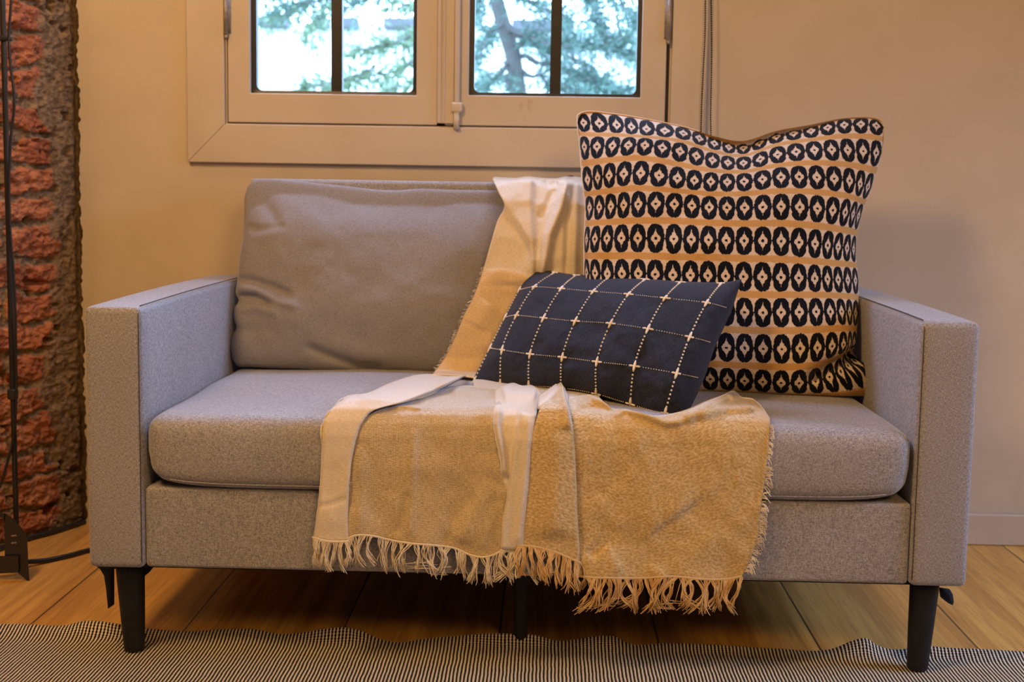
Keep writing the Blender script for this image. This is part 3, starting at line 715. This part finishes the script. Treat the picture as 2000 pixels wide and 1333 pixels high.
# E: golden panel on the other side
def hE(X, Y):
    h = soft(X, Y, 2, .006)+step(X, Y, [(1232, 1070), (1290, 1030), (1345, 990), (1400, 950)], 2.5, 60, .007, -1, .35)
    h += step(X, Y, [(1180, 1050), (1205, 1095), (1222, 1130)], 2.5, 45, .006, 1, .3)+step(X, Y, [(1268, 1098), (1290, 1115), (1312, 1130)], 2.5, 40, .006, 1, .3)
    h += ridge(X, Y, [(1150, 1090), (1185, 1055), (1200, 1030)], 9, -.011)+ridge(X, Y, [(1150, 775), (1178, 783), (1200, 800)], 7, .008)
    h += ridge(X, Y, [(1125, 800), (1170, 797), (1215, 802)], 5, -.007)+ridge(X, Y, [(1215, 800), (1255, 808), (1300, 826), (1345, 822)], 6, .011)
    h += ridge(X, Y, [(1330, 822), (1370, 800), (1405, 780), (1432, 765)], 12, .014)+ridge(X, Y, [(1345, 826), (1400, 812), (1460, 805), (1490, 806)], 5, -.005)
    h += ridge(X, Y, [(1360, 812), (1420, 798), (1480, 796)], 6, .007)+np.clip((Y-1040)/90, 0, 1)*.006*(.5+.5*np.sin(X/26))
    h += ridge(X, Y, [(1200, 815), (1212, 803), (1222, 798)], 5, .006)
    return h
RE = [(1504, 818), (1503, 850), (1498, 900), (1492, 950), (1485, 1000), (1479, 1050), (1466, 1090), (1449, 1127)]
PE, XE, YE = sheet([(1090, 772), (1115, 775), (1140, 771), (1165, 774), (1192, 796), (1225, 800), (1280, 812), (1340, 800), (1385, 780), (1415, 770), (1433, 763), (1448, 775), (1470, 779), (1490, 797), (1504, 818)],
      [(1120, 1124), (1145, 1128), (1200, 1130), (1260, 1130), (1310, 1127), (1370, 1132), (1420, 1132), (1449, 1127)],
      [(1090, 772), (1105, 830), (1112, 950), (1118, 1050), (1120, 1124)], RE, hE, 2, .004)
# A: folded strip along the left side of the throw
def hA(X, Y):
    return soft(X, Y, 3, .004)+ridge(X, Y, [(690, 780), (740, 775), (800, 762), (860, 742)], 14, .004)+ridge(X, Y, [(615, 990), (650, 985), (680, 972)], 4, -.003)+ridge(X, Y, [(860, 752), (890, 742), (925, 736)], 6, .010)
PA, XA, YA = sheet([(808, 733), (830, 731), (875, 735), (910, 735)], [(612, 1050), (635, 1057), (660, 1059), (683, 1058)],
      [(808, 733), (760, 748), (715, 768), (676, 774), (650, 795), (630, 825), (628, 880), (625, 940), (619, 1000), (612, 1050)],
      [(910, 735), (893, 745), (868, 758), (800, 785), (722, 808), (706, 830), (696, 860), (688, 900), (683, 950), (681, 1000), (683, 1058)], hA, 0, .015, (0, 0, 7, 6))
# D: golden flap
def hD(X, Y): return soft(X, Y, 4, .004)+ridge(X, Y, [(1085, 775), (1085, 900), (1080, 1060)], 28, .008, .1)+ridge(X, Y, [(1095, 752), (1105, 790), (1112, 840)], 9, .010, .1)
PD, XD, YD = sheet([(1082, 756), (1088, 751), (1096, 748), (1100, 752)], [(1010, 1066), (1050, 1070), (1080, 1078), (1110, 1090), (1134, 1101)],
      [(1082, 756), (1060, 785), (1045, 830), (1035, 880), (1025, 950), (1015, 1030), (1010, 1066)], [(1100, 752), (1110, 790), (1118, 830), (1124, 900), (1128, 1000), (1134, 1101)], hD, 2, .017, (0, 0, 0, 5))
# pale piece tucked behind the flap's peak
sheet([(1052, 772), (1062, 765), (1078, 755), (1095, 746), (1104, 760), (1110, 775)], [(1050, 800), (1070, 800), (1090, 800), (1106, 800)], [(1052, 772), (1050, 800)], [(1110, 775), (1106, 800)],
      lambda X, Y: ridge(X, Y, [(1045, 800), (1070, 778), (1095, 752)], 12, .012)+soft(X, Y, 9, .004), 0, .008)
# C: gathered folds
def hC(X, Y):
    h = soft(X, Y, 5, .003)
    h += step(X, Y, [(1016, 800), (1008, 850), (1000, 900), (994, 950), (985, 990), (980, 1030), (976, 1078)], 1.4, 90, .015, -1, .03)
    h += ridge(X, Y, [(976, 790), (970, 830), (980, 880), (986, 935)], 7, .013, .12)+ridge(X, Y, [(1034, 800), (1028, 900), (1018, 1000), (1010, 1076)], 9, .006, .1)
    h += ridge(X, Y, [(978, 768), (1003, 762), (1050, 768)], 16, .009, .1)
    return h
PC, XC_, YC = sheet([(966, 762), (985, 752), (1003, 748), (1018, 753), (1040, 753), (1052, 762), (1060, 770)], [(977, 1075), (1000, 1078), (1026, 1074)],
      [(966, 762), (961, 800), (966, 850), (976, 900), (981, 940), (989, 960), (985, 990), (978, 1020), (977, 1075)], [(1060, 770), (1050, 800), (1049, 830), (1041, 880), (1036, 950), (1031, 1010), (1026, 1074)], hC, 0, .008, (0, 0, 6, 8), 3.0)
# U: the part hanging over the back
def hU(X, Y):
    h = soft(X, Y, 6, .008)+step(X, Y, [(1042, 345), (1040, 400), (1045, 470), (1044, 560)], 2.5, 45, .020, 1, 0.05)
    h += step(X, Y, [(960, 352), (984, 402), (1012, 440), (1034, 474), (1040, 530)], 1.8, 45, .016, -1, .1)
    h += ridge(X, Y, [(1112, 345), (1096, 400), (1072, 460), (1058, 540)], 11, .026, .08)+ridge(X, Y, [(1085, 365), (1070, 400), (1050, 430)], 7, -.010)
    h += step(X, Y, [(1108, 345), (1104, 420), (1100, 560)], 2.5, 30, .014, 1, .05)+ridge(X, Y, [(1128, 350), (1124, 430), (1120, 560)], 9, .008, .05)
    h += ridge(X, Y, [(1060, 350), (1075, 362), (1092, 356)], 6, -.010)+step(X, Y, [(945, 528), (985, 527), (1012, 532), (1035, 545)], 2, 60, .005, 1, .1)
    h += ridge(X, Y, [(930, 640), (945, 610), (960, 590)], 24, .008)
    t = np.clip((736-Y)/60, 0, 1); return (h+.010)*t-.0099
UT = [(962, 349), (985, 351), (1005, 352), (1030, 346), (1050, 350), (1075, 353), (1090, 352), (1102, 346), (1115, 343), (1130, 348), (1160, 352)]
UL = [(962, 349), (973, 375), (985, 402), (972, 430), (960, 470), (950, 505), (938, 545), (925, 580), (905, 620), (888, 662), (868, 700), (845, 731)]
def overback(top):
    rows = []
    for k, (y, z) in enumerate([(.875, .50), (.874, .62), (.873, .74), (.872, .80), (.862, .822), (.83, .829), (.79, .830)]):
        Q_ = top.copy(); Q_[:, 1] = y; Q_[:, 2] = z+(top[:, 2]-top[:, 2].mean())*.5; rows.append(Q_)
    return np.array(rows)
PU, XU, YU = sheet(UT, [(845, 731), (900, 735), (960, 742), (1080, 746), (1165, 752)], UL, [(1160, 352), (1163, 450), (1165, 560), (1168, 660), (1165, 752)], hU, 0, .010, (0, 0, 0, 0), 3, overback, ([(900, 524), (955, 527), (985, 526), (1012, 531), (1040, 545), (1120, 590), (1250, 640)], 3))
sheet([(925, 741), (1000, 744), (1100, 746), (1160, 750)], [(925, 757), (985, 768), (1090, 776), (1180, 798)], [(925, 741), (925, 757)], [(1160, 750), (1180, 798)], None, 0, .0015)
throw = blk.build('throw_blanket', [M['cream'], M['weave'], M['gold'], M['tan']])
solid(throw, .0016); prop(throw, 'cream and golden fringed throw blanket draped over the backrest and seat of the sofa', 'blanket')
hm = MB()
for Pq, mi_ in ((PA, 0), (PB, 1), (PC, 0), (PD, 2), (PE, 2)): hm.tube(resamp(Pq[-1]+np.array([0, -.0022, .0006]), 70), .0021, 6, mi=mi_)
hm.build('hem', [M['cream'], M['cream'], M['gold']], throw)
# fringes
def smoothstr(P): return P
def tufts(hem, n, ln, mb, spread=1.0, per=7, out=.0):
    hem = resamp(hem, 200); L_ = len(hem)
    for i in range(n):
        t = (i+.5+random.uniform(-.25, .25))/n; c = hem[min(L_-1, int(t*(L_-1)))]; tan = hem[min(L_-1, int(t*(L_-1))+2)]-hem[max(0, int(t*(L_-1))-2)]; tan /= np.linalg.norm(tan)+1e-9
        drift = random.gauss(0, .010)*spread; wv = random.gauss(0, .006)*spread; ll = ln*random.uniform(.86, 1.12); half = .5*.9/n
        for k in range(per):
            tt = np.clip(t+random.uniform(-half, half), 0, 1); r0 = hem[int(tt*(L_-1))]; off = (r0-c); s = np.linspace(0, 1, 9)
            conv = np.where(s < .7, 1-s*.9, .37+.7*(s-.7))            # strands gather then splay
            fl = random.gauss(0, .0035)*spread; ph = random.uniform(0, 6); lk = ll*random.uniform(.82, 1.05)
            P = np.array([c+off*cv+np.array([drift*q*q+wv*math.sin(q*PI)+fl*q*q+.0015*math.sin(q*9+ph), -.0035-.0025*math.sin(q*PI)+.003*math.cos(ph+q*5)*q-out*q, -lk*q]) for q, cv in zip(s, conv)])
            mb.tube(P, np.array([.9, 1, 1, 1, 1, 1, 1, .95, .6])*.00078, 4, caps=False)
        if random.random() < .12*spread:          # a stray loop
            P = np.array([c+np.array([.02*random.choice((-1, 1))*math.sin(q*PI*.5), -.006, -ll*(.6+.25*math.sin(q*PI))*min(1, q*3)]) for q in np.linspace(0, 1, 10)]); mb.tube(P, .0006, 4, caps=False)
fc = MB(); tufts(PA[-1], 9, .046, fc, .6, 9); tufts(PB[-1], 21, .050, fc, 1.0, 7); tufts(PC[-1], 6, .050, fc, 1.1, 12)
fo = fc.build('fringe', M['yarn_cream'], throw); fo['label'] = 'cream fringe'; fo['kind'] = 'stuff'
fg = MB(); tufts(PD[-1], 15, .052, fg, .8, 10); tufts(PE[-1][8:], 30, .055, fg, 1.3, 8)
fo = fg.build('fringe', M['yarn_gold'], throw); fo['label'] = 'golden fringe'; fo['kind'] = 'stuff'
fs = MB()
for k in range(170):
    i = random.uniform(.02, .98); col = PE[:, -1]; c = col[int(i*(len(col)-1))]; l = random.uniform(.005, .013)*(1.3 if i > .3 else .8); up = random.uniform(-1.1, .25); cu = random.gauss(0, .002)
    P = np.array([c+np.array([l*q*(1-.25*q), -.002-.002*q, l*up*q*q+cu*math.sin(q*3)]) for q in np.linspace(0, 1, 5)]); fs.tube(P, .0006, 4, caps=False)
for k in range(90):
    i = random.uniform(.42, .99); col = PU[7:, 0]; c = col[int(i*(len(col)-1))]; l = random.uniform(.003, .009)
    P = np.array([c+np.array([-l*q, -.001-.001*q, l*random.uniform(-.5, .1)*q]) for q in np.linspace(0, 1, 4)]); fs.tube(P, .0005, 4, caps=False)
fo = fs.build('frayed_edge', M['yarn_cream'], throw); fo['kind'] = 'stuff'

# ------------------------------------------------------------------ rug
ex = [(-700, 1217), (-60, 1221), (60, 1222), (150, 1223), (175, 1217), (200, 1216), (240, 1221), (300, 1230), (380, 1235), (440, 1232), (500, 1231), (560, 1241), (600, 1238), (640, 1231), (680, 1228), (710, 1234), (750, 1251), (785, 1257), (830, 1250), (900, 1244), (960, 1240), (1010, 1241), (1050, 1244), (1090, 1254), (1130, 1250), (1180, 1244), (1200, 1246), (1215, 1255), (1300, 1258), (1400, 1262), (1500, 1268), (1620, 1267), (1655, 1253), (1680, 1249), (1700, 1262), (1725, 1270), (1770, 1267), (1790, 1264), (1830, 1267), (1900, 1270), (2000, 1276), (2700, 1296)]
ex = np.array(ex, float); RY = .168; R3 = at_y(ex[:, 0], ex[:, 1], RY)
fitz = R3[:, 2]; lo = np.polyval(np.polyfit(R3[:, 0], fitz, 1), R3[:, 0]); base = lo+(fitz-lo).min()*1.0
xq = np.linspace(-1.10, 1.35, 900); zd = spl(R3[:, 0], np.clip(fitz-base, 0, None), xq); zd = np.clip(zd, 0, None)
be = np.interp(xq, R3[:, 0], base)
yq = np.r_[np.linspace(-1.9, -.2, 30), np.linspace(-.19, .06, 50)[0:], np.linspace(.065, RY, 50)]
Yg = yq[:, None]+xq[None, :]*0; Xg = xq[None, :]+Yg*0
fall = np.exp(-((RY-Yg)/(.028+.02*np.sin(Xg*9)**2))**2)
# where the seen edge lies a little nearer or farther the edge itself wanders
Zg = .0055+zd[None, :]*fall+vnoise(Xg*7, Yg*7, 81, 3)*.0012
wand = (be-.0055)*2.0; Yg = Yg+np.clip((Yg-.0)/RY, 0, 1)**2*wand[None, :]*1.3
b = MB(); b.grid(np.stack([Xg, Yg, Zg], -1)); rug = solid(b.build('area_rug', M['rug']), .004)
prop(rug, 'flat woven black and cream pinstripe rug with a rippled edge under the sofa front', 'rug')

# ------------------------------------------------------------------ floor lamp
LX, LYY = -1.0475, .50
lamp = empty('floor_lamp', (LX, LYY, 0), 'slim black metal floor lamp beside the brick wall', 'floor lamp')
b = MB(); b.tube([(LX, LYY, .02), (LX, LYY, 1.72)], .0055, 14, n=20); b.rbox((LX+.001, LYY-.003, .375), (.018, .018, .022), .004, (2, 2, 2)); b.build('pole', M['black_metal'], lamp)
b = MB(); Yp = .455
f0 = lambda Y: (lambda x, y: tuple(at_y(np.array(float(x)), np.array(float(y)), Y)))
b.prism([(8, 1003), (14, 1005), (26, 1014), (38, 1026), (48, 1040), (53, 1050), (55, 1095), (58, 1140), (47, 1130), (34, 1119), (10, 1118)], f0(Yp), f0(Yp+.0045))
b.build('base_plate', M['black_metal'], lamp, False)
b = MB(); b.prism([(-60, 1088), (36, 1086), (36, 1119), (-60, 1124)], f0(Yp-.006), f0(Yp-.001)); b.prism([(-40, 985), (0, 1000), (10, 1005), (10, 1020), (0, 1008), (-40, 994)], f0(Yp), f0(Yp+.02))
b.prism([(-60, 1040), (-40, 985), (-38, 1124), (-60, 1150)], f0(Yp-.004), f0(Yp)); b.build('base_foot', M['black_metal'], lamp, False)
b = MB()
for zz in (1046, 1060): b.prism([(22, zz), (32, zz-1), (32, zz+2), (22, zz+3)], f0(Yp-.0012), f0(Yp))  # pale strips paint the white glints of two slots in the plate
b.build('base_slot_glint', M['hinge'], lamp, False)
b = MB(); cp = [(26, -240), (22, 0), (19, 40), (17, 78), (20, 120), (28, 205), (22, 260), (18, 340), (20, 450), (27, 540), (30, 620), (31, 700), (32, 770), (29, 830), (24, 868), (12, 912), (0, 950), (-20, 975), (-45, 1010)]
b.tube(resamp(at_y(*np.array(cp, float).T, LYY-.010), 160), .0028, 8); b.build('cord', M['rubber'], lamp)
b = MB(); b.rbox((LX+.005, LYY-.006, at_y(np.array(18.), np.array(76.), LYY)[2]), (.028, .012, .010), .003, (2, 2, 2)); b.build('cord_clip', M['black_metal'], lamp)
b = MB(); b.tube([(-1.062, .50, .020), (-1.045, .55, .012), (-1.02, .583, .0060), (-.99, .62, .0058), (-.955, .675, .0058), (-.86, .74, .0058), (-.7, .77, .0058), (-.5, .86, .0058)], .0052, 10, n=80)
b.build('power_cord', M['rubber'], lamp)
shp = [(.045, 1.98), (.16, 1.72)]; b = MB(); th = np.linspace(0, 2*PI, 40, endpoint=False)
b.grid(np.array([[(LX+r*math.cos(t), LYY+r*math.sin(t), z) for t in th] for r, z in ((.05, 1.96), (.10, 1.86), (.155, 1.72))]), close_u=True); solid(b.build('lamp_shade', M['black_metal'], lamp), .003)
light('floor_lamp_bulb', 'POINT', (LX, LYY, 1.76), 6, WARM, shadow_soft_size=.04)
b = MB(); A_ = at_z(np.array([-140., 0, 45, 100, 150, 172]), np.array([1108., 1072, 1055, 1040, 1024, 1016]), .007)
far = [A_[-1]+np.array([.06, .012, 0]), A_[-1]+np.array([.3, .03, 0])]; cab = np.vstack([A_, far])
b.tube(resamp(cab, 60), .0062, 8); prop(b.build('cable', M['rubber']), 'dark cable lying on the floor along the foot of the brick wall', 'cable')

# ------------------------------------------------------------------ outside
b = MB(); b.box(-30, 30, 1.3, 60, -.5, -.4); prop(b.build('garden_ground', M['grass'], smooth=False), kind='structure')
def tree(name, label, cat, base, trunk, blist, leafm, nsp, lsz, seed, wid=.006, group=None):
    r = np.random.default_rng(seed); root = empty(name, base, label, cat, group)
    b = MB(); b.tube(trunk, np.linspace(.085, .03, 24), 10, n=24); b.build('trunk', M['bark'], root)
    bb = MB(); V = []; F = []
    for (p, q, sag, rad) in blist:
        p = np.array(p, float); q = np.array(q, float); t = np.linspace(0, 1, 14)[:, None]; C = p+(q-p)*t; C[:, 2] -= (sag*np.sin(t*PI*.5)**2)[:, 0]; C += r.normal(0, .012, C.shape)
        bb.tube(C, np.linspace(rad, rad*.25, 14), 6)
        L_ = np.linalg.norm(q-p)
        for k in range(int(nsp*L_)):
            s = r.uniform(.12, 1)**.8*13; i = int(min(s, 12.99)); c = C[i]+(C[min(i+1, 13)]-C[i])*(s-i)
            d = (q-p)/L_+r.normal(0, .7, 3); d[2] -= .35; d /= np.linalg.norm(d); tw = r.uniform(.08, .24)
            for m in range(9):
                a = c+d*tw*m/9; e = d*.6+r.normal(0, .6, 3); e /= np.linalg.norm(e); pz = np.cross(e, r.normal(0, 1, 3)); pz /= np.linalg.norm(pz)
                l = lsz*r.uniform(.6, 1.3); o = len(V); V += [a, a+e*l*.5+pz*wid, a+e*l, a+e*l*.5-pz*wid]; F.append((o, o+1, o+2, o+3))
    bb.build('branches', M['bark'], root); lb = MB(); lb.add(np.array(V), F); o = lb.build('foliage', leafm, root, False); o['kind'] = 'stuff'
    return root
def wp(px, py, Y): return at_y(np.array(float(px)), np.array(float(py)), Y)
YT = 6.2
bl = []
for (a, c_, sag, rad) in [((985, 60), (1120, 75), .05, .018), ((1000, 95), (1230, 40), .10, .018), ((980, 40), (925, 95), .05, .015), ((1010, 110), (1250, 150), .1, .015), ((995, 130), (930, 170), .03, .012),
                          ((960, -30), (1110, 15), .05, .016), ((955, -60), (930, 20), .02, .012), ((1130, -60), (1180, 50), .0, .014), ((1180, -40), (1250, 40), .03, .012), ((1160, 60), (1250, 100), .04, .012), ((1020, 140), (1150, 170), .04, .012),
                          ((950, -90), (1180, -50), .05, .02), ((1110, 100), (1200, 180), .03, .01), ((990, 150), (1010, 220), .0, .012), ((1060, 190), (1240, 230), .05, .012), ((940, -120), (1240, -140), .05, .02)]:
    for dy in (-.5, .45): bl.append((wp(*a, YT), wp(*c_, YT+dy), sag, rad))
rb = random.Random(4)
for k in range(26):
    z = rb.uniform(-420, -60); a = (rb.uniform(940, 1010), z); dx = rb.choice((-1, 1))*rb.uniform(250, 620); bl.append((wp(*a, YT), wp(a[0]+dx, z+rb.uniform(20, 120), YT+rb.uniform(-1.2, 1.5)), .1, .018))
tree('conifer', 'dark teal conifer with a leaning trunk seen through the window pane nearest the bead chain', 'tree', tuple(wp(1030, 900, YT)), [wp(1030, 1000, YT), wp(1015, 200, YT), wp(1000, 100, YT), wp(968, 0, YT), wp(950, -120, YT), wp(955, -500, YT)], bl, M['conifer'], 75, .060, 5)
bl = []
YT2 = 8.0
for (a, c_, sag, rad) in [((700, -60), (530, 30), .05, .015), ((690, -90), (600, 70), .04, .012), ((860, 60), (690, 90), .04, .015), ((870, 100), (720, 140), .05, .014), ((880, 20), (760, -10), .05, .014), ((720, 150), (570, 165), .05, .012),
                          ((900, 130), (760, 175), .03, .012), ((730, 130), (660, 165), .03, .01), ((660, -100), (520, -40), .04, .012), ((860, 30), (800, 80), .03, .01)]:
    for dy in (-.3, .4): bl.append((wp(*a, YT2), wp(*c_, YT2+dy), sag, rad))
tree('pale_tree', 'pale green tree with sparse drooping sprays outside the window pane nearest the brick wall', 'tree', tuple(wp(890, 900, YT2)), [wp(890, 1000, YT2), wp(885, 300, YT2), wp(870, 100, YT2), wp(860, -100, YT2), wp(700, -260, YT2)], bl, M['pale_leaf'], 26, .075, 9, .012)
hs = empty('house', (-3, 15, -.4), 'blown-out white house front with a grey eave far behind the trees', 'house')
b = MB(); e0 = wp(350, 43, 15)[2]; b.box(-8, 6, 15, 19, -.4, e0); b.build('wall', M['white_render'], hs, False)
for (xa, xb_) in ((505, 562), (610, 640), (662, 698), (750, 812), (1000, 1120)):
    b = MB(); b.box(wp(xa, 43, 14.8)[0], wp(xb_, 43, 14.8)[0], 14.7, 15.0, e0-.07, e0+.05); b.build('eave', M['roof'], hs, False)
